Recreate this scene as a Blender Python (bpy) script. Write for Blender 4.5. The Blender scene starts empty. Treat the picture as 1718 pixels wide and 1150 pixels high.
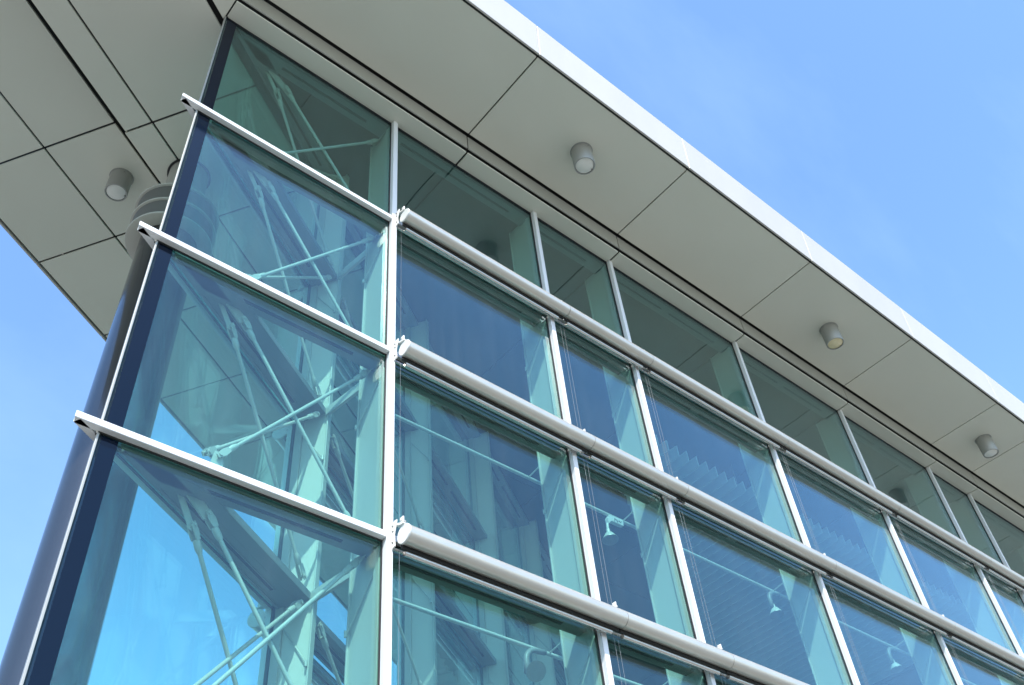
import bpy, bmesh, math, random
from mathutils import Vector, Matrix

random.seed(7)
sc = bpy.context.scene
COL = sc.collection

# ---------------------------------------------------------------- camera
cam_d = bpy.data.cameras.new('camera')
cam = bpy.data.objects.new('camera', cam_d)
COL.objects.link(cam)
CR = Vector((0.7644, -0.6398, -0.0797))
CF = Vector((0.4897, 0.4933, 0.7189))
CU = CR.cross(CF).normalized()
CF = CU.cross(CR).normalized()
CR = CR.normalized()
mw = Matrix((( CR.x, CU.x, -CF.x, -3.466),
             ( CR.y, CU.y, -CF.y, -5.128),
             ( CR.z, CU.z, -CF.z, 1.6),
             (0, 0, 0, 1)))
cam.matrix_world = mw
cam_d.sensor_width = 36.0
cam_d.lens = 36.0 * 1600.4 / 1718.0
cam_d.clip_start = 0.05
cam_d.clip_end = 2000.0
sc.camera = cam

# ---------------------------------------------------------------- sun, sky, exposure
SUN_TO = Vector((-0.72, -1.0, 1.40)).normalized()
SUN_EL = math.asin(SUN_TO.z)
SUN_AZ = math.atan2(SUN_TO.x, SUN_TO.y)          # clockwise from +Y
sun_d = bpy.data.lights.new('sun', 'SUN')
sun_d.energy = 2.5
sun_d.angle = math.radians(0.53)
sun_d.color = (1.0, 0.955, 0.88)
sun = bpy.data.objects.new('sun', sun_d)
sun.rotation_euler = (-SUN_TO).to_track_quat('-Z', 'Y').to_euler()
sun.location = (-8, -12, 25)
COL.objects.link(sun)

world = bpy.data.worlds.new('World')
sc.world = world
world.use_nodes = True
wn = world.node_tree
wn.nodes.clear()
w_out = wn.nodes.new('ShaderNodeOutputWorld')
w_bg = wn.nodes.new('ShaderNodeBackground')
w_sky = wn.nodes.new('ShaderNodeTexSky')
w_sky.sky_type = 'NISHITA'
w_sky.sun_disc = False
w_sky.sun_elevation = SUN_EL
w_sky.sun_rotation = SUN_AZ
w_sky.altitude = 50
w_sky.air_density = 1.58
w_sky.dust_density = 1.5
w_sky.ozone_density = 9.0
# thin high cirrus: a pale veil in patches over the clear sky
w_tc = wn.nodes.new('ShaderNodeTexCoord')
w_map = wn.nodes.new('ShaderNodeMapping')
w_map.inputs['Scale'].default_value = (1.4, 3.2, 1.2)
w_map.inputs['Rotation'].default_value = (0.3, 0.2, 0.9)
w_noi = wn.nodes.new('ShaderNodeTexNoise')
w_noi.inputs['Scale'].default_value = 2.2
w_noi.inputs['Detail'].default_value = 7
w_noi.inputs['Roughness'].default_value = 0.55
w_rmp = wn.nodes.new('ShaderNodeMapRange')
w_rmp.inputs['From Min'].default_value = 0.42
w_rmp.inputs['From Max'].default_value = 0.80
w_rmp.inputs['To Min'].default_value = 0.0
w_rmp.inputs['To Max'].default_value = 0.05
w_mix = wn.nodes.new('ShaderNodeMix')
w_mix.data_type = 'RGBA'
w_mix.inputs['B'].default_value = (6.6, 8.2, 9.6, 1)
wn.links.new(w_tc.outputs['Generated'], w_map.inputs['Vector'])
wn.links.new(w_map.outputs['Vector'], w_noi.inputs['Vector'])
wn.links.new(w_noi.outputs['Fac'], w_rmp.inputs['Value'])
wn.links.new(w_rmp.outputs['Result'], w_mix.inputs['Factor'])
wn.links.new(w_sky.outputs['Color'], w_mix.inputs['A'])
wn.links.new(w_mix.outputs['Result'], w_bg.inputs['Color'])
w_bg.inputs['Strength'].default_value = 0.15
wn.links.new(w_bg.outputs['Background'], w_out.inputs['Surface'])

vs = sc.view_settings
vs.view_transform = 'Standard'
vs.look = 'None'
vs.gamma = 1.0
vs.use_curve_mapping = False
vs.exposure = 1.25
cy = sc.cycles
cy.use_denoising = True
cy.max_bounces = 14
cy.transparent_max_bounces = 24
cy.glossy_bounces = 6
cy.diffuse_bounces = 4
cy.caustics_reflective = False
cy.caustics_refractive = False

# ---------------------------------------------------------------- dimensions
TH = math.radians(31.8)
DA = Vector((math.cos(TH), math.sin(TH)))      # along the rear facade
NA = Vector((-math.sin(TH), math.cos(TH)))     # outwards from the rear facade
CORNER = Vector((-2.25, 0.0))
ZT = 11.93
PITCH = 2.025
Z3 = 5.939
LEV = [ZT, Z3 + 2 * PITCH, Z3 + PITCH, Z3, Z3 - PITCH, Z3 - 2 * PITCH, 0.0]
HS = 0.358
ZM = ZT + HS
FASCIA_TOP = ZM + 0.69
MX = [0.0, 2.246, 3.66, 6.37, 9.096, 11.787, 13.207, 15.9, 18.6, 21.3, 24.0]
JX = [-4.4] + [0.967, 3.66, 6.37, 9.07, 11.765, 13.19, 15.88, 18.58, 21.28, 23.98]
XL, XR = -7.0, 24.6

def sd(s, d):
    p = CORNER + DA * s + NA * d
    return (p.x, p.y)

# ---------------------------------------------------------------- materials
def new_mat(name):
    m = bpy.data.materials.new(name)
    m.use_nodes = True
    return m, m.node_tree, m.node_tree.nodes['Principled BSDF']

def paint(name, col, rough=0.4, metal=0.0, var=0.06, scale=6.0, streak=False, bump=0.0, spec=0.5, coat=0.0, detail=6):
    m, nt, b = new_mat(name)
    tc = nt.nodes.new('ShaderNodeTexCoord')
    mp = nt.nodes.new('ShaderNodeMapping')
    if streak:
        mp.inputs['Scale'].default_value = (1, 1, 0.12)
    n = nt.nodes.new('ShaderNodeTexNoise')
    n.inputs['Scale'].default_value = scale
    n.inputs['Detail'].default_value = detail
    n.inputs['Roughness'].default_value = 0.6
    oi = nt.nodes.new('ShaderNodeObjectInfo')
    nt.links.new(tc.outputs['Object'], mp.inputs['Vector'])
    nt.links.new(mp.outputs['Vector'], n.inputs['Vector'])
    mr = nt.nodes.new('ShaderNodeMapRange')
    mr.inputs['To Min'].default_value = 1 - var
    mr.inputs['To Max'].default_value = 1 + var
    nt.links.new(n.outputs['Fac'], mr.inputs['Value'])
    mr2 = nt.nodes.new('ShaderNodeMapRange')
    mr2.inputs['To Min'].default_value = 1 - var * 0.5
    mr2.inputs['To Max'].default_value = 1 + var * 0.5
    nt.links.new(oi.outputs['Random'], mr2.inputs['Value'])
    mu = nt.nodes.new('ShaderNodeMath'); mu.operation = 'MULTIPLY'
    nt.links.new(mr.outputs['Result'], mu.inputs[0])
    nt.links.new(mr2.outputs['Result'], mu.inputs[1])
    vm = nt.nodes.new('ShaderNodeVectorMath'); vm.operation = 'SCALE'
    vm.inputs[0].default_value = col
    nt.links.new(mu.outputs['Value'], vm.inputs['Scale'])
    nt.links.new(vm.outputs['Vector'], b.inputs['Base Color'])
    mr3 = nt.nodes.new('ShaderNodeMapRange')
    mr3.inputs['To Min'].default_value = max(0.02, rough - 0.06)
    mr3.inputs['To Max'].default_value = rough + 0.08
    nt.links.new(n.outputs['Fac'], mr3.inputs['Value'])
    nt.links.new(mr3.outputs['Result'], b.inputs['Roughness'])
    b.inputs['Metallic'].default_value = metal
    b.inputs['Specular IOR Level'].default_value = spec
    b.inputs['Coat Weight'].default_value = coat
    if bump > 0:
        n2 = nt.nodes.new('ShaderNodeTexNoise')
        n2.inputs['Scale'].default_value = 1.1
        n2.inputs['Detail'].default_value = 1
        nt.links.new(tc.outputs['Object'], n2.inputs['Vector'])
        bp = nt.nodes.new('ShaderNodeBump')
        bp.inputs['Strength'].default_value = bump
        bp.inputs['Distance'].default_value = 0.05
        nt.links.new(n2.outputs['Fac'], bp.inputs['Height'])
        nt.links.new(bp.outputs['Normal'], b.inputs['Normal'])
    return m

M = {}
M['mullion'] = paint('white_mullion_paint', (0.80, 0.81, 0.81), 0.32, 0.0, 0.05, 9.0, True)
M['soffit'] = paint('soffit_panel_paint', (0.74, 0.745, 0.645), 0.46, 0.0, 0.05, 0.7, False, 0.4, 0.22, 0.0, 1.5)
M['step'] = paint('soffit_paint_shaded', (0.44, 0.445, 0.40), 0.5, 0.0, 0.05, 1.5)  # soffit grey darkened to stand in for shade on the front step
M['fascia'] = paint('fascia_panel_paint', (0.53, 0.505, 0.465), 0.4, 0.0, 0.06, 1.6, True, 0.3)
M['deck'] = paint('roof_deck_felt', (0.10, 0.10, 0.10), 0.85, 0.0, 0.15, 3.0)
M['alu'] = paint('satin_aluminium', (0.64, 0.605, 0.535), 0.32, 0.55, 0.07, 5.0)
M['alucap'] = paint('end_cap_aluminium', (0.75, 0.74, 0.70), 0.5, 0.1, 0.05, 12.0)
M['rail'] = paint('brushed_steel_rail', (0.62, 0.60, 0.57), 0.22, 0.9, 0.08, 10.0)
M['column'] = paint('dark_steel_column_paint', (0.085, 0.090, 0.098), 0.15, 0.75, 0.08, 2.0, True, 0.0, 0.5, 0.2)
M['ring'] = paint('ring_paint', (0.46, 0.46, 0.41), 0.4, 0.0, 0.05, 5.0)
M['finlit'] = paint('interior_fin_paint_sunlit', (0.63, 0.61, 0.53), 0.4, 0.0, 0.04, 5.0, True)  # lighter copy of the interior steel, sunlight on the rear fins put into colour
M['core'] = paint('collar_core_shade', (0.12, 0.12, 0.11), 0.5, 0.0, 0.08, 5.0)  # dark tone puts the shade between the collar rings into the core's colour
M['steel'] = paint('interior_white_steel', (0.50, 0.49, 0.435), 0.38, 0.0, 0.05, 5.0, True)
M['beam'] = paint('interior_beam_paint', (0.22, 0.225, 0.215), 0.42, 0.0, 0.06, 4.0)
M['gasket'] = paint('black_gasket_rubber', (0.018, 0.019, 0.02), 0.55, 0.0, 0.2, 12.0)
M['dark'] = paint('dark_slot', (0.02, 0.025, 0.025), 0.7, 0.0, 0.2, 12.0)
M['frit'] = paint('navy_backpainted_glass', (0.0015, 0.007, 0.020), 0.03, 0.0, 0.08, 2.0, False, 0.0, 0.25)
M['housing'] = paint('downlight_housing_paint', (0.38, 0.385, 0.36), 0.42, 0.15, 0.06, 9.0)
M['lens'] = paint('frosted_lens_glass', (0.80, 0.80, 0.74), 0.18, 0.0, 0.06, 14.0, False, 0.0, 0.8)
M['lensold'] = paint('yellowed_lens_glass', (0.80, 0.70, 0.42), 0.2, 0.0, 0.12, 14.0, False, 0.0, 0.8)
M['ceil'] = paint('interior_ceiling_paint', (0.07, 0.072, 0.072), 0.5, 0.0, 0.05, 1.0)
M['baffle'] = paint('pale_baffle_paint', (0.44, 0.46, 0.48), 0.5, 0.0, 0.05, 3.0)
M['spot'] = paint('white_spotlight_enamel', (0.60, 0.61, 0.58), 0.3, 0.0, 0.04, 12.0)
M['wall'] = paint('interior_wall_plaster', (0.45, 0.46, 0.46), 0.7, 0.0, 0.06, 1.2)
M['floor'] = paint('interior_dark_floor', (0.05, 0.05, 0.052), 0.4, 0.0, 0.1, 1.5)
M['cable'] = paint('steel_guide_cable', (0.30, 0.30, 0.29), 0.4, 0.5, 0.05, 20.0)
M['bolt'] = paint('bolt_steel', (0.28, 0.27, 0.25), 0.45, 0.6, 0.15, 30.0)

def ground_mat():
    m, nt, b = new_mat('pale_paving')
    tc = nt.nodes.new('ShaderNodeTexCoord')
    br = nt.nodes.new('ShaderNodeTexBrick')
    br.offset = 0.5
    br.inputs['Scale'].default_value = 1.0
    br.inputs['Brick Width'].default_value = 0.6
    br.inputs['Row Height'].default_value = 0.6
    br.inputs['Mortar Size'].default_value = 0.006
    br.inputs['Color1'].default_value = (0.22, 0.21, 0.18, 1)
    br.inputs['Color2'].default_value = (0.19, 0.182, 0.157, 1)
    br.inputs['Mortar'].default_value = (0.09, 0.088, 0.083, 1)
    nt.links.new(tc.outputs['Object'], br.inputs['Vector'])
    nt.links.new(br.outputs['Color'], b.inputs['Base Color'])
    b.inputs['Roughness'].default_value = 0.8
    return m
M['ground'] = ground_mat()

def glass_mat(name, tint, dust, refl=1.5, r0=0.05):
    """Tinted float glass seen face by face: what is not mirrored goes through, a thin film of dust scatters a little."""
    m = bpy.data.materials.new(name)
    m.use_nodes = True
    nt = m.node_tree
    nt.nodes.clear()
    out = nt.nodes.new('ShaderNodeOutputMaterial')
    tr = nt.nodes.new('ShaderNodeBsdfTransparent')
    tr.inputs['Color'].default_value = (*tint, 1)
    gl = nt.nodes.new('ShaderNodeBsdfGlossy')
    gl.inputs['Roughness'].default_value = 0.0
    gl.inputs['Color'].default_value = (0.80, 0.93, 1.0, 1)
    df = nt.nodes.new('ShaderNodeBsdfDiffuse')
    df.inputs['Color'].default_value = (0.72, 0.74, 0.74, 1)
    geo = nt.nodes.new('ShaderNodeNewGeometry')
    tc = nt.nodes.new('ShaderNodeTexCoord')
    # very faint roller-wave so that mirrored edges are not ruler straight
    nb = nt.nodes.new('ShaderNodeTexNoise')
    nb.inputs['Scale'].default_value = 1.3
    nb.inputs['Detail'].default_value = 1.0
    nt.links.new(tc.outputs['Object'], nb.inputs['Vector'])
    bp = nt.nodes.new('ShaderNodeBump')
    bp.inputs['Strength'].default_value = 0.22
    bp.inputs['Distance'].default_value = 0.02
    nt.links.new(nb.outputs['Fac'], bp.inputs['Height'])
    nt.links.new(bp.outputs['Normal'], gl.inputs['Normal'])
    dot = nt.nodes.new('ShaderNodeVectorMath'); dot.operation = 'DOT_PRODUCT'
    nt.links.new(geo.outputs['Incoming'], dot.inputs[0])
    nt.links.new(geo.outputs['Normal'], dot.inputs[1])
    ab = nt.nodes.new('ShaderNodeMath'); ab.operation = 'ABSOLUTE'
    nt.links.new(dot.outputs['Value'], ab.inputs[0])
    om = nt.nodes.new('ShaderNodeMath'); om.operation = 'SUBTRACT'
    om.inputs[0].default_value = 1.0
    nt.links.new(ab.outputs['Value'], om.inputs[1])
    pw = nt.nodes.new('ShaderNodeMath'); pw.operation = 'POWER'
    pw.inputs[1].default_value = 4.4
    nt.links.new(om.outputs['Value'], pw.inputs[0])
    ma = nt.nodes.new('ShaderNodeMath'); ma.operation = 'MULTIPLY_ADD'
    ma.inputs[1].default_value = (1 - r0) * refl
    ma.inputs[2].default_value = r0 * refl
    ma.use_clamp = True
    nt.links.new(pw.outputs['Value'], ma.inputs[0])
    # dust film: vertical runs and soft clouds
    mp = nt.nodes.new('ShaderNodeMapping')
    mp.inputs['Scale'].default_value = (5.0, 5.0, 0.35)
    n1 = nt.nodes.new('ShaderNodeTexNoise')
    n1.inputs['Scale'].default_value = 1.6
    n1.inputs['Detail'].default_value = 5
    nt.links.new(tc.outputs['Object'], mp.inputs['Vector'])
    nt.links.new(mp.outputs['Vector'], n1.inputs['Vector'])
    n2 = nt.nodes.new('ShaderNodeTexNoise')
    n2.inputs['Scale'].default_value = 0.8
    n2.inputs['Detail'].default_value = 3
    nt.links.new(tc.outputs['Object'], n2.inputs['Vector'])
    mul = nt.nodes.new('ShaderNodeMath'); mul.operation = 'MULTIPLY'
    nt.links.new(n1.outputs['Fac'], mul.inputs[0])
    nt.links.new(n2.outputs['Fac'], mul.inputs[1])
    dr = nt.nodes.new('ShaderNodeMapRange')
    dr.inputs['From Min'].default_value = 0.15
    dr.inputs['From Max'].default_value = 0.45
    dr.inputs['To Min'].default_value = dust * 0.08
    dr.inputs['To Max'].default_value = dust
    nt.links.new(mul.outputs['Value'], dr.inputs['Value'])
    mx1 = nt.nodes.new('ShaderNodeMixShader')
    nt.links.new(dr.outputs['Result'], mx1.inputs['Fac'])
    nt.links.new(tr.outputs['BSDF'], mx1.inputs[1])
    nt.links.new(df.outputs['BSDF'], mx1.inputs[2])
    mx = nt.nodes.new('ShaderNodeMixShader')
    nt.links.new(ma.outputs['Value'], mx.inputs['Fac'])
    nt.links.new(mx1.outputs['Shader'], mx.inputs[1])
    nt.links.new(gl.outputs['BSDF'], mx.inputs[2])
    nt.links.new(mx.outputs['Shader'], out.inputs['Surface'])
    return m
M['glass'] = glass_mat('green_tinted_glass', (0.765, 0.955, 0.935), 0.015, 1.42, 0.034)

# ---------------------------------------------------------------- mesh helpers
def link(name, me, mat, parent=None, smooth=False):
    o = bpy.data.objects.new(name, me)
    COL.objects.link(o)
    if mat is not None:
        me.materials.clear()
        me.materials.append(mat)
    if parent is not None:
        o.parent = parent
    if smooth:
        for p in me.polygons:
            p.use_smooth = True
    return o

def empty(name, loc=(0, 0, 0), rz=0.0, label=None, cat=None, group=None):
    o = bpy.data.objects.new(name, None)
    o.empty_display_size = 0.2
    o.location = loc
    o.rotation_euler = (0, 0, rz)
    COL.objects.link(o)
    if label:
        tag(o, label, cat, group)
    return o

def tag(o, label, cat, group=None):
    o['label'] = label
    o['category'] = cat
    if group:
        o['group'] = group

def rel(o, *pts):
    return pts

def box(name, lo, hi, mat, parent=None, bevel=0.0):
    bm = bmesh.new()
    x0, y0, z0 = [min(a, b) for a, b in zip(lo, hi)]
    x1, y1, z1 = [max(a, b) for a, b in zip(lo, hi)]
    c = Vector(((x0 + x1) / 2, (y0 + y1) / 2, (z0 + z1) / 2))
    bmesh.ops.create_cube(bm, size=1.0)
    for v in bm.verts:
        v.co = Vector((v.co.x * (x1 - x0), v.co.y * (y1 - y0), v.co.z * (z1 - z0)))
    if bevel > 0:
        bmesh.ops.bevel(bm, geom=bm.edges[:], offset=bevel, segments=2, affect='EDGES', profile=0.5)
    me = bpy.data.meshes.new(name)
    bm.to_mesh(me); bm.free()
    o = link(name, me, mat, parent)
    o.location = c
    return o

def prism(name, pts, ext, mat, parent=None, bevel=0.0):
    """Polygon (3-D points) pushed along the vector ext."""
    bm = bmesh.new()
    c = sum((Vector(p) for p in pts), Vector()) / len(pts)
    a = [bm.verts.new(Vector(p) - c) for p in pts]
    b = [bm.verts.new(Vector(p) - c + Vector(ext)) for p in pts]
    n = len(pts)
    bm.faces.new(a)
    bm.faces.new(list(reversed(b)))
    for i in range(n):
        bm.faces.new((a[i], b[i], b[(i + 1) % n], a[(i + 1) % n]))
    bmesh.ops.recalc_face_normals(bm, faces=bm.faces[:])
    if bevel > 0:
        bmesh.ops.bevel(bm, geom=bm.edges[:], offset=bevel, segments=1, affect='EDGES', profile=0.5)
    me = bpy.data.meshes.new(name)
    bm.to_mesh(me); bm.free()
    o = link(name, me, mat, parent)
    o.location = c
    return o

def lathe(name, prof, a, b, mat, parent=None, seg=24):
    """Profile [(t, r)] turned about the line a->b; t in metres from a."""
    a = Vector(a); b = Vector(b)
    ax = (b - a).normalized()
    q = ax.to_track_quat('Z', 'Y').to_matrix()
    u, v = q.col[0], q.col[1]
    bm = bmesh.new()
    rings = []
    for t, r in prof:
        ring = []
        for k in range(seg):
            g = 2 * math.pi * k / seg
            ring.append(bm.verts.new(ax * t + u * (r * math.cos(g)) + v * (r * math.sin(g))))
        rings.append(ring)
    for i in range(len(rings) - 1):
        for k in range(seg):
            f = bm.faces.new((rings[i][k], rings[i][(k + 1) % seg], rings[i + 1][(k + 1) % seg], rings[i + 1][k]))
            f.smooth = True
    bm.faces.new(list(reversed(rings[0])))
    bm.faces.new(rings[-1])
    bmesh.ops.recalc_face_normals(bm, faces=bm.faces[:])
    me = bpy.data.meshes.new(name)
    bm.to_mesh(me); bm.free()
    o = link(name, me, mat, parent)
    # keep sharp rims where the profile turns hard
    try:
        me.set_sharp_from_angle(angle=math.radians(40))
    except Exception:
        pass
    o.location = a
    return o

def tube(name, a, b, r, mat, parent=None, seg=12):
    L = (Vector(b) - Vector(a)).length
    return lathe(name, [(0, r), (L, r)], a, b, mat, parent, seg)

def path_tube(name, pts, r, mat, parent=None, seg=8):
    bm = bmesh.new()
    c = Vector(pts[0])
    P = [Vector(p) - c for p in pts]
    rings = []
    for i, p in enumerate(P):
        d = (P[min(i + 1, len(P) - 1)] - P[max(i - 1, 0)]).normalized()
        q = d.to_track_quat('Z', 'Y').to_matrix()
        rings.append([bm.verts.new(p + q.col[0] * r * math.cos(2 * math.pi * k / seg) + q.col[1] * r * math.sin(2 * math.pi * k / seg)) for k in range(seg)])
    for i in range(len(rings) - 1):
        for k in range(seg):
            f = bm.faces.new((rings[i][k], rings[i][(k + 1) % seg], rings[i + 1][(k + 1) % seg], rings[i + 1][k]))
            f.smooth = True
    bm.faces.new(rings[0]); bm.faces.new(rings[-1])
    bmesh.ops.recalc_face_normals(bm, faces=bm.faces[:])
    me = bpy.data.meshes.new(name)
    bm.to_mesh(me); bm.free()
    o = link(name, me, mat, parent)
    o.location = c
    return o

def clip(poly, a, b, c):
    """Keep the part of a convex polygon where a*x + b*y + c >= 0."""
    out = []
    for i in range(len(poly)):
        p, q = poly[i], poly[(i + 1) % len(poly)]
        fp, fq = a * p[0] + b * p[1] + c, a * q[0] + b * q[1] + c
        if fp >= 0:
            out.append(p)
        if (fp >= 0) != (fq >= 0):
            t = fp / (fp - fq)
            out.append((p[0] + t * (q[0] - p[0]), p[1] + t * (q[1] - p[1])))
    return out

def area(poly):
    return 0.5 * abs(sum(poly[i][0] * poly[(i + 1) % len(poly)][1] - poly[(i + 1) % len(poly)][0] * poly[i][1] for i in range(len(poly))))

# half-plane helpers on (s, d) of the rear facade
def h_d(sign, d):     # sign*(dist - d) >= 0
    k = -(NA.x * CORNER.x + NA.y * CORNER.y)
    return (sign * NA.x, sign * NA.y, sign * (k - d))
def h_s(sign, s):
    k = -(DA.x * CORNER.x + DA.y * CORNER.y)
    return (sign * DA.x, sign * DA.y, sign * (k - s))
BIG = [(-60, -60), (60, -60), (60, 60), (-60, 60)]
def region(*hs):
    p = BIG
    for h in hs:
        p = clip(p, *h)
        if len(p) < 3:
            return None
    return p if area(p) > 0.004 else None

# ---------------------------------------------------------------- ground
gm = bpy.data.meshes.new('ground')
gm.from_pydata([(-900, -900, 0), (900, -900, 0), (900, 900, 0), (-900, 900, 0)], [], [(0, 1, 2, 3)])
g = link('ground', gm, M['ground'])
g['kind'] = 'structure'

# ---------------------------------------------------------------- roof
roof = empty('flat_roof', (0, 0, 0), 0, 'overhanging flat roof with grey soffit panels and white fascia edge', 'roof')
G = 0.014

def soffit(poly, z):
    if poly is None:
        return
    prism('soffit_panel', [(x, y, z) for x, y in poly], (0, 0, 0.025), M['soffit'], roof, 0.003)

# front main band, above the downlights
for a, b in zip([XL] + JX, JX + [XR]):
    if b - a > 0.1 and a < XR - 0.1 and b > XL:
        soffit(region((1, 0, -(max(a, XL) + G * .7)), (-1, 0, min(b, XR) - G * .7), (0, 1, 1.638), (0, -1, -0.300)), ZM)
# front low strip beside the glass
for a, b in zip([-2.25] + JX[1:], JX[1:] + [XR]):
    if b - a > 0.1:
        soffit(region((1, 0, -(a + G)), (-1, 0, b - G), (0, 1, 0.24 - G * .3), (0, -1, -0.012)), ZT)
soffit(region((-1, 0, -2.25 - .004), (1, 0, -XL), (0, 1, 0.24 - G * .3), h_d(-1, 0.03)), ZT)
# rear low strip and rear main band
SJ = [-9.5, -3.6] + [0.86 + 1.49 * k for k in range(0, 18)]
for a, b in zip(SJ[:-1], SJ[1:]):
    hs = (h_s(1, a + G), h_s(-1, b - G), (0, 1, 0.24 - G * .3), (1, 0, -XL), (-1, 0, XR))
    soffit(region(h_d(1, 0.10), h_d(-1, 1.46 - G), *hs), ZT)
    soffit(region(h_d(1, 1.46 + G), h_d(-1, 1.82), *hs), ZT)
    soffit(region(h_d(1, 2.065), h_d(-1, 3.06 - G), *hs), ZM)
    soffit(region(h_d(1, 3.06 + G), h_d(-1, 4.27 - .03), *hs), ZM)
# upright step between the low strip and the main band
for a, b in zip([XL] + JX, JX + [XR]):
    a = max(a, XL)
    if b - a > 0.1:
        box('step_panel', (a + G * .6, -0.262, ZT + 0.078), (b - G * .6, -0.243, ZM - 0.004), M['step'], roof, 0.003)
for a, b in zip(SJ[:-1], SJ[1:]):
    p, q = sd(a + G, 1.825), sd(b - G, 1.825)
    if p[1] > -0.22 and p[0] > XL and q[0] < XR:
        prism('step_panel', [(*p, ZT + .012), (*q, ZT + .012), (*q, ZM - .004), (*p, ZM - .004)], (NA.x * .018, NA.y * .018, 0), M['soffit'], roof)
# fascia
for a, b in zip([XL] + JX, JX + [XR]):
    a = max(a, XL)
    if b - a > 0.1:
        gg = 0.005
        prism('fascia_panel', [(a + gg, -1.690, ZM + .004), (a + gg, -1.738, FASCIA_TOP), (a + gg, -1.70, FASCIA_TOP), (a + gg, -1.665, ZM + .004)], (b - a - 2 * gg, 0, 0), M['fascia'], roof, 0.004)
for a, b in zip(SJ[:-1], SJ[1:]):
    p, q = sd(a + .004, 4.27), sd(b - .004, 4.27)
    if p[0] > XL and q[0] < XR and p[1] > -1.6:
        prism('fascia_panel', [(*p, ZM - .012), (*q, ZM - .012), (*q, FASCIA_TOP), (*p, FASCIA_TOP)], (NA.x * .03, NA.y * .03, 0), M['fascia'], roof, 0.004)
box('fascia_backing', (XL + .02, -1.660, ZM + .02), (XR, -1.652, FASCIA_TOP - .02), M['gasket'], roof)
# deck that closes the roof from above, and its end at the tip
dk = region((1, 0, -(XL + .02)), (-1, 0, XR), (0, 1, 1.645), h_d(-1, 4.25))
prism('roof_deck', [(x, y, FASCIA_TOP - .14) for x, y in dk], (0, 0, 0.06), M['deck'], roof)
yt = [p[1] for p in dk if p[0] < XL + .05]
box('fascia_panel', (XL - .03, min(yt) - .02, ZM - .004), (XL, max(yt), FASCIA_TOP), M['fascia'], roof, 0.004)

# ---------------------------------------------------------------- interior ceiling and far end
ceil = empty('interior_ceiling', (0, 0, 0))
ceil['kind'] = 'structure'
YB = [0.03 + 1.5 * k for k in range(12)]
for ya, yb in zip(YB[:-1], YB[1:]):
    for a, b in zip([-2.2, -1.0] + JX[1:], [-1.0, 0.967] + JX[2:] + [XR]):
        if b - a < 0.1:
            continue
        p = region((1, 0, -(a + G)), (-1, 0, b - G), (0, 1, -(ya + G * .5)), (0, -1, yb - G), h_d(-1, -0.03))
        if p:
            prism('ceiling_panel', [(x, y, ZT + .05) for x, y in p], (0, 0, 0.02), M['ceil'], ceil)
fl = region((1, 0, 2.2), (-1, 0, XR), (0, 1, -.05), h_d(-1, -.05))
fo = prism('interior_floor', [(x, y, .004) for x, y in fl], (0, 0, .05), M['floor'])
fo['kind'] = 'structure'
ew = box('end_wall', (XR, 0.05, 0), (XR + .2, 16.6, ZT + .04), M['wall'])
ew['kind'] = 'structure'

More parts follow.
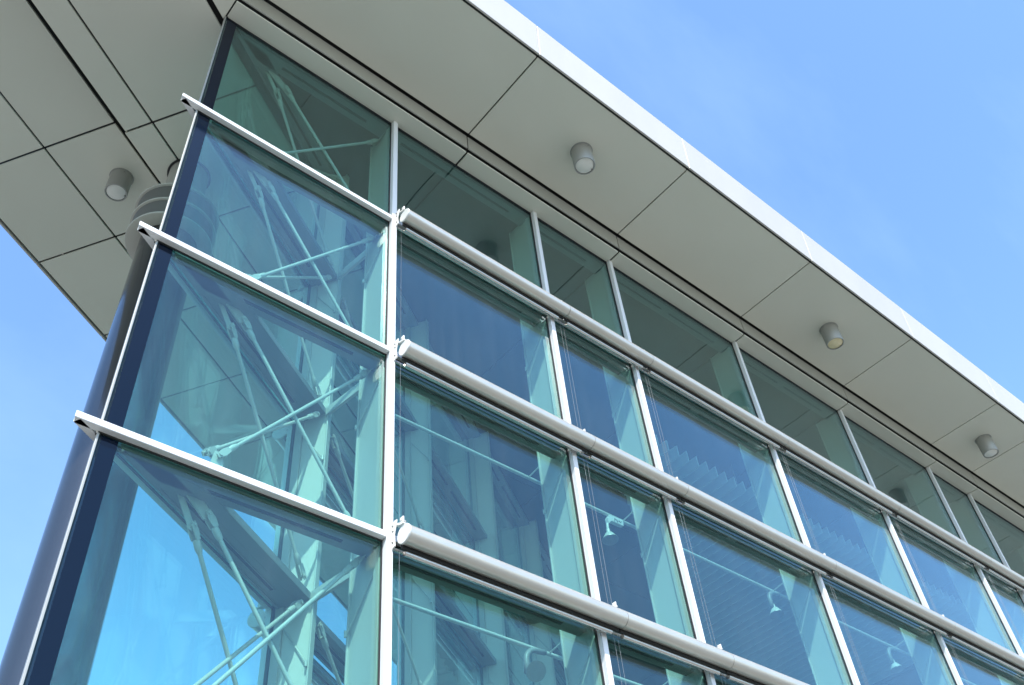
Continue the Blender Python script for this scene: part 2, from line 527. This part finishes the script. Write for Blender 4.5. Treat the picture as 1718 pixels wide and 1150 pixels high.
# ---------------------------------------------------------------- facades
def facade(root, sgn, xs, x_start, rows, first_is_corner, fin_d, fin_mat):
    """sgn: local y of 'outwards'. xs: mullion positions; bays lie between them, the first bay starts at x_start."""
    def B(name, x0, x1, o0, o1, z0, z1, mat, parent, bv=0.0):
        return box(name, (x0, sgn * o0, z0), (x1, sgn * o1, z1), mat, parent, bv)
    def C(o, par):                       # hang o under a part at another place
        o.location = Vector(o.location) - Vector(par.location)
        o.parent = par
        return o
    top = LEV[0]
    for i, x in enumerate(xs):
        m = B('mullion', x - .030, x + .030, .010, .066, 0.0, top - .004, M['mullion'], root, .004)
        C(B('gasket', x - .041, x + .041, .002, .009, 0.0, top - .006, M['gasket'], None), m)
        C(B('frame', x - .036, x + .036, -.10, -.024, 0.0, top - .008, M['steel'], None, .004), m)
        C(B('fin', x - .016, x + .016, -fin_d + .012, -.102, 0.0, top + .03, fin_mat, None), m)
        C(B('flange', x - .034, x + .034, -fin_d - .006, -fin_d + .010, 0.0, top + .03, M['steel'], None, .003), m)
        for L in LEV[1:4]:
            a = (x - .024, -sgn * .115, L - .30)
            b = (x - .040, -sgn * (fin_d - .01), L - .655)
            C(tube('stay_rod', a, b, .006, M['steel'], None, 8), m)
            C(tube('stay_node', (x - .05, -sgn * (fin_d - .01), L - .68), (x - .05, -sgn * (fin_d - .01), L - .63), .012, M['steel'], None, 8), m)
    edges = [x_start] + list(xs)
    for bi in range(len(edges) - 1):
        a, b = edges[bi], edges[bi + 1]
        left_pad = .034 if (bi > 0 or not first_is_corner) else .0
        for r in range(len(LEV) - 1):
            zt, zb = LEV[r] - .03, LEV[r + 1] - .03
            if r == 0:
                zt = LEV[0] - .012
            gp = B('glass_pane', a + .004 + left_pad * .2, b - .004 - .006, -.022, 0.0, zb + .004, zt - .004, M['glass'], root)
            gp.rotation_euler = (math.radians(random.uniform(-.10, .10)), 0, math.radians(random.uniform(-.09, .09)))   # panes never sit perfectly plane
        for r in range(1, len(LEV) - 1):
            L = LEV[r]
            ov = .18 if (bi == 0 and first_is_corner) else 0
            if bi == 0 and first_is_corner:
                # the cap runs past the glass corner and ends in a slanted cut
                prism('transom', [(a - ov, sgn * .070, L - .072), (a - ov + .02, sgn * .004, L - .072), (b - .034, sgn * .004, L - .072), (b - .034, sgn * .070, L - .072)],
                      (0, 0, .055), M['mullion'], root, .004)
            else:
                B('transom', a + .034, b - .034, .004, .056, L - .072, L - .017, M['mullion'], root, .004)
            B('gasket', a + .036 * (bi > 0), b - .036, .002, .018, L - .084, L - .073, M['gasket'], root)
        for r in range(0, len(LEV) - 1):
            L = LEV[r] if r else LEV[0] + .06
            x0 = a + (.036 if bi > 0 else .30)
            x1 = b - .018
            if bi == 0 and abs(a - x_start) < .01:
                # mitred end inside the acute corner
                x0 = a + .62
                bm_ = prism('beam', [(a + .17, -sgn * .026, L - .095), (a + .53, -sgn * .225, L - .095), (x1, -sgn * .225, L - .095), (x1, -sgn * .026, L - .095)], (0, 0, .07), M['beam'], root, .003)
            else:
                bm_ = B('beam', x0, x1, -.225, -.026, L - .095, L - .025, M['beam'], root, .004)
            C(B('beam_lip', x0 + .02, x1 - .02, -.060, -.040, L - .104, L - .0955, M['beam'], None), bm_)
            # dark strips in place of the slots' inner shade, thin lips along the underside
            n = max(1, int((x1 - x0 - .25) / 1.15))
            w = (x1 - x0 - .30) / n
            for k in range(n):
                sx = x0 + .18 + k * w
                C(B('slot', sx, sx + w - .16, -.150, -.118, L - .0975, L - .0945, M['dark'], None), bm_)
                C(B('slot_lip', sx - .01, sx + w - .15, -.160, -.1505, L - .103, L - .0955, M['beam'], None), bm_)
        B('head_channel', a, b, -.03, .012, LEV[0] - .016, LEV[0] - .002, M['gasket'], root)

front = empty('glass_facade', (0, 0, 0), 0, 'green tinted glass facade with white mullions facing the viewer', 'facade')
facade(front, -1, MX, CORNER.x, LEV, True, 0.43, M['steel'])
rear = empty('glass_facade', (CORNER.x, CORNER.y, 0), TH, 'rear glass facade running back from the acute corner, seen through front panes', 'facade')
RS = [2.40 + 2.7 * k for k in range(10)]
facade(rear, 1, RS, 0.0, LEV, False, 0.36, M['finlit'])

# corner edge: opaque navy glass band, pale edge trim, row by row
for r in range(len(LEV) - 1):
    zt = LEV[r] - (.012 if r == 0 else .086)
    zb = LEV[r + 1] - .016 if r < len(LEV) - 2 else 0.0
    box('navy_band', (CORNER.x + .016, -.004, zb), (CORNER.x + .142, -.0015, zt), M['frit'], front)
    box('edge_trim', (CORNER.x - .006, -.020, zb), (CORNER.x + .009, .004, zt), M['housing'], front, .002)
    # return piece that closes the acute corner on the rear side
    p, q = sd(0.03, 0.012), sd(0.20, 0.012)
    prism('navy_band', [(*p, zb), (*q, zb), (*q, zt), (*p, zt)], (NA.x * .004, NA.y * .004, 0), M['frit'], front)
for r in range(1, len(LEV) - 1):
    L = LEV[r]
    p, q = sd(-.15, .02), sd(2.36, .02)
    prism('corner_transom', [(*p, L - .072), (*q, L - .072), (*sd(2.36, .075), L - .072), (*sd(-.15, .075), L - .072)], (0, 0, .053), M['mullion'], rear)
for o in list(rear.children):
    if o.name.startswith('corner_transom'):
        o.name = 'transom'
        inv = rear.matrix_world.inverted() if False else (Matrix.Translation((CORNER.x, CORNER.y, 0)) @ Matrix.Rotation(TH, 4, 'Z')).inverted()
        o.matrix_local = inv @ Matrix.Translation(o.location)

# bars tying the first rear fin to the main front fin, hub gussets in the wedge
HUB = (-1.33, 0.25)
for r in range(0, 5):
    L = LEV[r]
    bx, by = sd(2.36, -.34)
    if r:
        prism('cross_bar', [(bx, by, L - .12), (0.0, .44, L - .12), (0.0, .44, L - .02), (bx, by, L - .02)], (.03, 0.012, 0), M['steel'], front)
    # two gusset plates that spread from the beam down to the rod pins
    prism('gusset', [(-1.56, .250, L - .03), (-1.43, .250, L - .03), (-1.295, .250, L - .17), (-1.30, .250, L - .235), (-1.345, .250, L - .24)], (0, .018, 0), M['steel'], front)
    prism('gusset', [(-1.585, .285, L - .03), (-1.53, .285, L - .03), (-1.385, .285, L - .30), (-1.40, .285, L - .34), (-1.43, .285, L - .33)], (.012, .014, 0), M['steel'], front)
    if r:
        prism('gusset', [(-1.42, .235, L - .02), (-1.26, .235, L - .02), (-1.29, .235, L + .36), (-1.36, .235, L + .36)], (0, .014, 0), M['steel'], front)
    # lug on the main fin
    prism('gusset', [(-.02, .16, L - .02), (-.02, .34, L - .02), (-.09, .30, L - .16), (-.09, .22, L - .16)], (-.0, .0, -.02), M['steel'], front)
# wedge floor beam along the rear glass, deeper than the standard one
for r in range(1, 5):
    L = LEV[r]
    prism('corner_beam', [(.55, -.226, L - .10), (.76, -.34, L - .10), (2.36, -.34, L - .10), (2.36, -.226, L - .10)], (0, 0, .07), M['beam'], rear, .003)

# ---------------------------------------------------------------- tie rods in the wedge
def tie_rod(a, b, label, r=.016):
    a = Vector(a); b = Vector(b)
    t = empty('tie_rod', a, 0, label, 'tie rod', 'steel tie rods in the glass corner')
    d = b - a
    L = d.length
    u = d.normalized()
    def put(o):
        o.location = Vector(o.location) - a
        o.parent = t
    put(lathe('rod', [(0.16, r), (L - .16, r)][0:2] if False else [(0, r), (L - .34, r)], a + u * .17, b - u * .17, M['steel'], None, 12))
    side = u.cross(Vector((0, 0, 1)))
    side = side.normalized() if side.length > .01 else Vector((1, 0, 0))
    up = side.cross(u).normalized()
    for p, w in ((a, u), (b, -u)):
        put(lathe('sleeve', [(0, .020), (.01, .026), (.07, .026), (.10, .019)], p + w * .10, p + w * .30, M['steel'], None, 14))
        for s in (-1, 1):
            q = p + side * (.016 * s)
            pts = [q - w * .028 + up * .018, q - w * .028 - up * .018, q + w * .04 - up * .030, q + w * .105 - up * .022, q + w * .105 + up * .022, q + w * .04 + up * .030]
            put(prism('fork', pts, side * (.009 * s), M['steel'], None))
        put(tube('pin', p - side * .034, p + side * .034, .014, M['steel'], None, 12))
    return t

ROWN = ['top', 'second', 'third', 'bottom']
for r in range(4):
    L, N = LEV[r], LEV[r + 1]
    bx, by = sd(2.30, -.28)
    tie_rod((-1.32, .245, L - .20), (-.07, .30, N + .16), 'pale steel tie rod falling right from hub to corner mullion, %s glass row' % ROWN[r])
    tie_rod((-.075, .25, L - .12), (-1.325, .228, N + .32), 'pale steel tie rod rising right from lower hub to mullion lug, %s glass row' % ROWN[r])
    tie_rod((-1.405, .285, L - .30), (bx, by, N + .10), 'pale steel tie rod steeply falling from hub to rear column, %s glass row' % ROWN[r])
    tie_rod((bx - .02, by - .02, L - .16), (-1.40, .29, N + .36), 'pale steel tie rod falling back from rear column to hub, %s glass row' % ROWN[r])
RROW = ['second', 'third', 'bottom']
for r in (1, 2, 3):
    L, N = LEV[r], LEV[r + 1]
    p, q = sd(2.6, -.30), sd(4.95, -.30)
    tie_rod((*p, L - .2), (*q, N + .2), 'shaded steel tie rod along rear glass behind first blind bay, %s glass row' % RROW[r - 1])

# ---------------------------------------------------------------- round column
cx, cyy = sd(1.67, 1.46)
colm = empty('round_column', (cx, cyy, 0), 0, 'round dark steel column with grey ring collar under the roof at left', 'column')
def local(o, par):
    o.location = Vector(o.location) - Vector(par.location)
    o.parent = par
    return o
local(lathe('shaft', [(0, .317), (10.50, .317), (10.52, .30), (10.9, .30)], (cx, cyy, 0), (cx, cyy, 12), M['column'], None, 64), colm)
for z in (10.50, 10.775, 11.055):
    local(lathe('collar_ring', [(0, .31), (0, .470), (.006, .478), (.024, .478), (.03, .472), (.03, .30)], (cx, cyy, z), (cx, cyy, z + 1), M['ring'], None, 64), colm)
local(lathe('collar_core', [(0, .452), (.525, .452)], (cx, cyy, 10.53), (cx, cyy, 12), M['core'], None, 48), colm)
local(lathe('neck', [(0, .235), (ZT - 11.085 + .02, .235)], (cx, cyy, 11.085), (cx, cyy, 12), M['housing'], None, 48), colm)
local(lathe('neck_shadow_gap', [(0, .262), (.012, .262)], (cx, cyy, ZT - .014), (cx, cyy, 13), M['gasket'], None, 48), colm)

# ---------------------------------------------------------------- downlights
def downlight(x, y, z, label, old=False):
    t = empty('downlight', (x, y, z), 0, label, 'downlight', 'cylinder downlights under the roof')
    rr, h = .138, .34
    hs = lathe('housing', [(0, rr - .006), (0.004, rr), (h - .006, rr), (h, rr - .004), (h, rr - .016), (h - .03, rr - .016)], (0, 0, 0), (0, 0, -1), M['housing'], t, 40)
    lathe('lens', [(h - .026, rr - .018), (h - .010, rr - .022), (h + .004, rr * .55), (h + .009, rr * .15)], (0, 0, 0), (0, 0, -1), M['lensold' if old else 'lens'], t, 40)
    for g in (0.4, 2.5, 4.6):
        tube('set_screw', (rr * .985 * math.cos(g), rr * .985 * math.sin(g), -.045), (rr * 1.03 * math.cos(g), rr * 1.03 * math.sin(g), -.045), .007, M['bolt'], t, 8)
    lathe('base_plate', [(0.0, rr + .012), (.008, rr + .012)], (0, 0, .0), (0, 0, -1), M['housing'], t, 40)
    tube('clip', (rr * .72, -.02, -h - .004), (rr * .86, -.02, -h + .008), .008, M['bolt'], t, 8)
downlight(2.31, -.985, ZM, 'grey cylinder downlight nearest the viewer on the front soffit')
downlight(7.74, -.965, ZM, 'grey cylinder downlight with yellowed lens, middle of the front soffit', True)
downlight(12.47, -.955, ZM, 'grey cylinder downlight farthest along the front soffit')
lx, ly = sd(1.57, 2.44)
downlight(lx, ly, ZM, 'grey cylinder downlight beside the ring collar of the round column')

# ---------------------------------------------------------------- roller blinds
def blind(root, sgn, x0, x1, m0, m1, L, first):
    """Local frame: x along the glass, sgn*y outwards. Tube, end caps, bottom rail, brackets at the mullions, guide cables."""
    yc, zc, R = sgn * .190, L - .085, .079
    tube('cassette_tube', (x0 + .003, yc, zc), (x1 - .003, yc, zc), R, M['alu'], root, 40)
    # black strip standing in for the shade between tube and rail
    box('gap_shade_strip', (x0 + .01, yc - sgn * .070, zc - .096), (x1 - .01, yc - sgn * .046, zc - .045), M['gasket'], root)
    # drawn-in bottom rail
    ry, rz = sgn * .116, zc - .112
    tube('bottom_rail', (x0 + .05, ry, rz), (x1 - .09, ry, rz), .023, M['rail'], root, 20)
    tube('rail_plug', (x1 - .089, ry, rz), (x1 - .045, ry, rz), .013, M['bolt'], root, 12)
    box('wall_track', (m0 + .036, sgn * .030, L - .150), (m1 - .036, sgn * .052, L - .128), M['rail'], root, .003)
    # end caps
    if first:
        pts = []
        for k in range(28):
            g = 2 * math.pi * k / 28
            rr = .083
            pts.append((x0 - .016, yc + sgn * rr * math.cos(g), zc + rr * math.sin(g)))
        prism('end_cap', pts, (.018, 0, 0), M['alucap'], root, .003)
    # bracket of each mullion: plate, arm and bolts
    bx = m0 + (.012 if first else .055)
    prism('bracket', [(bx, sgn * .066, L - .17), (bx, sgn * .066, L + .035), (bx, sgn * .10, L + .075), (bx, sgn * .135, L + .070), (bx, sgn * .118, L + .01), (bx, sgn * .10, L - .05), (bx, sgn * .11, L - .16)],
          (.012, 0, 0), M['alucap'], root, .002)
    prism('bracket_arm', [(bx + .012, sgn * .085, L + .040), (bx + .012, sgn * .165, zc + R + .010), (bx + .012, sgn * .205, zc + R + .004), (bx + .012, sgn * .205, zc + R + .014), (bx + .012, sgn * .160, zc + R + .034), (bx + .012, sgn * .085, L + .062)],
          (.050, 0, 0), M['alucap'], root, .002)
    box('bracket_clamp', (bx + .020, sgn * .150, zc + R + .034), (bx + .034, sgn * .190, zc + R + .085), M['alucap'], root, .003)
    tube('bolt', (bx + .010, sgn * .170, zc + R + .055), (bx + .060, sgn * .170, zc + R + .055), .007, M['alucap'], root, 8)
    tube('bolt', (bx + .042, sgn * .172, zc + R + .015), (bx + .042, sgn * .172, zc + R + .062), .007, M['bolt'], root, 8)
    for (dy, dz) in ((.085, .030), (.088, -.02), (.086, -.12)):
        tube('bolt', (bx - .010, sgn * dy, L + dz), (bx + .016, sgn * dy, L + dz), .008, M['bolt'], root, 8)
    # clip that carries the guide cable at the far mullion
    box('cable_clip', (m1 - .075, sgn * .06, L - .215), (m1 - .058, sgn * .115, L - .165), M['alucap'], root, .003)
    box('cable_clip', (m1 - .120, sgn * .08, L - .200), (m1 - .080, sgn * .098, L - .188), M['alucap'], root, .002)
    tube('clip_screw', (m1 - .067, sgn * .09, L - .250), (m1 - .067, sgn * .09, L - .215), .007, M['bolt'], root, 8)
    zlow = L - PITCH + .06
    for xx in ((m0 + .075, m0 + .125) if not first else (m0 + .060,)):
        tube('guide_cable', (xx, sgn * .105, L - .20), (xx, sgn * .105, zlow), .0013, M['cable'], root, 6)
    tube('guide_cable', (m1 - .067, sgn * .09, L - .25), (m1 - .067, sgn * .09, zlow), .0013, M['cable'], root, 6)

ROW_N = {1: 'upper', 2: 'middle', 3: 'lower'}
ORD = ['first', 'second', 'third', 'fourth', 'fifth', 'sixth', 'seventh', 'eighth']
for r, nb in ((1, 7), (2, 6), (3, 4)):
    for k in range(nb):
        m0, m1 = MX[k], MX[k + 1]
        x0 = m0 + (.052 if k == 0 else .125)
        x1 = m1 + .125
        t = empty('roller_blind', (0, 0, 0), 0,
                  'silver roller blind cassette, %s row, %s bay right of the corner mullion' % (ROW_N[r], ORD[k]), 'roller blind', 'roller blinds along the front glass')
        t.location = (m0, 0, LEV[r])
        L0 = len(bpy.data.objects)
        blind(t, -1, x0 - m0, x1 - m0, 0.0, m1 - m0, 0.0, k == 0)
for r in (1, 2, 3):
    for k in range(3):
        m0, m1 = RS[k], RS[k + 1]
        px, py = sd(m0, 0)
        t = empty('roller_blind', (px, py, LEV[r]), TH,
                  'shaded roller blind cassette outside the rear glass, %s row, %s bay' % (ROW_N[r], ORD[k]), 'roller blind', 'roller blinds along the rear glass')
        blind(t, 1, (.052 if k == 0 else .125), m1 - m0 + .125, 0.0, m1 - m0, 0.0, k == 0)

# ---------------------------------------------------------------- lighting rails and spotlights inside
RAILS = [(7.885, .62, 'pale lighting rail inside the third row of front glass', 15.0), (5.86, .62, 'pale lighting rail inside the bottom row of front glass', 10.0)]
for z, y, lab, xe in RAILS:
    t = empty('lighting_rail', (.10, y, z), 0, lab, 'lighting rail', 'lighting rails inside the facade')
    tube('rail', (0, 0, 0), (xe - .10, 0, 0), .019, M['steel'], t, 14)
    for m in MX[1:7]:
        if m < xe:
            tube('holder', (m - .10 - .02, -.19, 0.03), (m - .10 - .02, .0, 0.0), .008, M['steel'], t, 8)

def spotlight(x, y, z, label, boxy=False, face=False):
    t = empty('spotlight', (x, y, z), 0, label, 'spotlight', 'spotlights on the interior rails')
    if boxy:
        bx = prism('arm', [(.02, -.03, .02), (-.20, -.03, .005), (-.235, -.03, -.05), (-.225, -.03, -.12), (-.185, -.03, -.072), (.015, -.03, -.065)], (0, .05, 0), M['spot'], t, .003)
        # scribbled mark on the side of the arm
        marks = [((-.135, -.062), (-.118, -.008)), ((-.118, -.02), (-.103, -.042)), ((-.103, -.042), (-.096, -.018)), ((-.090, -.058), (-.082, -.020)),
                 ((-.078, -.042), (-.066, -.022)), ((-.058, -.042), (-.050, -.020)), ((-.046, -.020), (-.036, -.040)), ((-.030, -.040), (-.018, -.018))]
        for p, q in marks:
            o = tube('letter_stroke', (p[0], -.032, p[1]), (q[0], -.032, q[1]), .0028, M['dark'], bx, 6)
            o.location = Vector(o.location) - Vector(bx.location)
        hx, hz = -.235, -.19
        tube('stem', (-.228, 0, -.11), (hx, 0, hz + .01), .016, M['spot'], t, 12)
    else:
        pts = []
        for k in range(9):
            g = math.radians(90 + 100 * k / 8)
            pts.append((-.04 + .14 * math.cos(g), 0, -.15 + .14 * math.sin(g)))
        pts = [(.06, 0, .0)] + pts + [(-.185, 0, -.26)]
        path_tube('arm', pts, .027, M['beam'], t, 10)  # dark beam paint stands in for the arm being out of the sun
        hx, hz = -.145, -.205
        tube('stem', (-.18, 0, -.25), (-.145, 0, -.205), .010, M['bolt'], t, 8)
    tilt = Vector((-.05, -.10, -1)).normalized() if not face else Vector((-.25, -.75, -.6)).normalized()
    o = Vector((hx, 0, hz))
    lathe('shade', [(0, .020), (.045, .022), (.06, .040), (.10, .064), (.145, .088), (.150, .088), (.150, .080), (.142, .078)], o, o + tilt, M['spot'], t, 28)
    lathe('reflector', [(0, .078), (.003, .070), (.005, .018), (.006, .016)], o + tilt * .138, o + tilt, M['alu'], t, 28)
    lathe('shade_rim', [(0, .079), (.0, .091), (.008, .091), (.008, .079)], o + tilt * .146, o + tilt, M['bolt'], t, 28)
spotlight(3.60, .62, 7.86, 'white spotlight with marked boxy arm in the narrow second bay', True)
spotlight(6.40, .62, 7.87, 'white bell spotlight on curved arm in the third bay, slatted ceiling behind')
spotlight(9.02, .62, 7.85, 'white bell spotlight on curved arm in the fourth bay, farthest right')
spotlight(2.12, .62, 5.86, 'round-faced spotlight low in the first blind bay, bottom glass row', False, True)

# ---------------------------------------------------------------- hanging slatted ceiling
sl = empty('slatted_ceiling', (5.7, 1.33, 10.5), 0, 'hanging slatted ceiling of pale parallel baffles deep inside', 'slatted ceiling')
for k in range(44):
    x = .2216 * k
    yend = (-2.3 + 0.527 * (5.7 + x + 2.25)) / .848 - 1.33     # they stop short of the rear glass
    if yend > .3:
        box('baffle', (x - .011, 0, 0), (x + .011, min(yend, 5.5), .20), M['baffle'], sl)
for yy in (.7, 2.2):
    box('carrier', (-.05 if yy < 1 else 2.2, yy - .02, .201), (9.6, yy + .02, .25), M['beam'], sl)
for xx in (3.0, 5.0, 7.0, 9.0):
    for yy in (.7, 2.2):
        tube('hanger', (xx, yy, .25), (xx, yy, ZT + .05 - 10.5), .006, M['beam'], sl, 6)
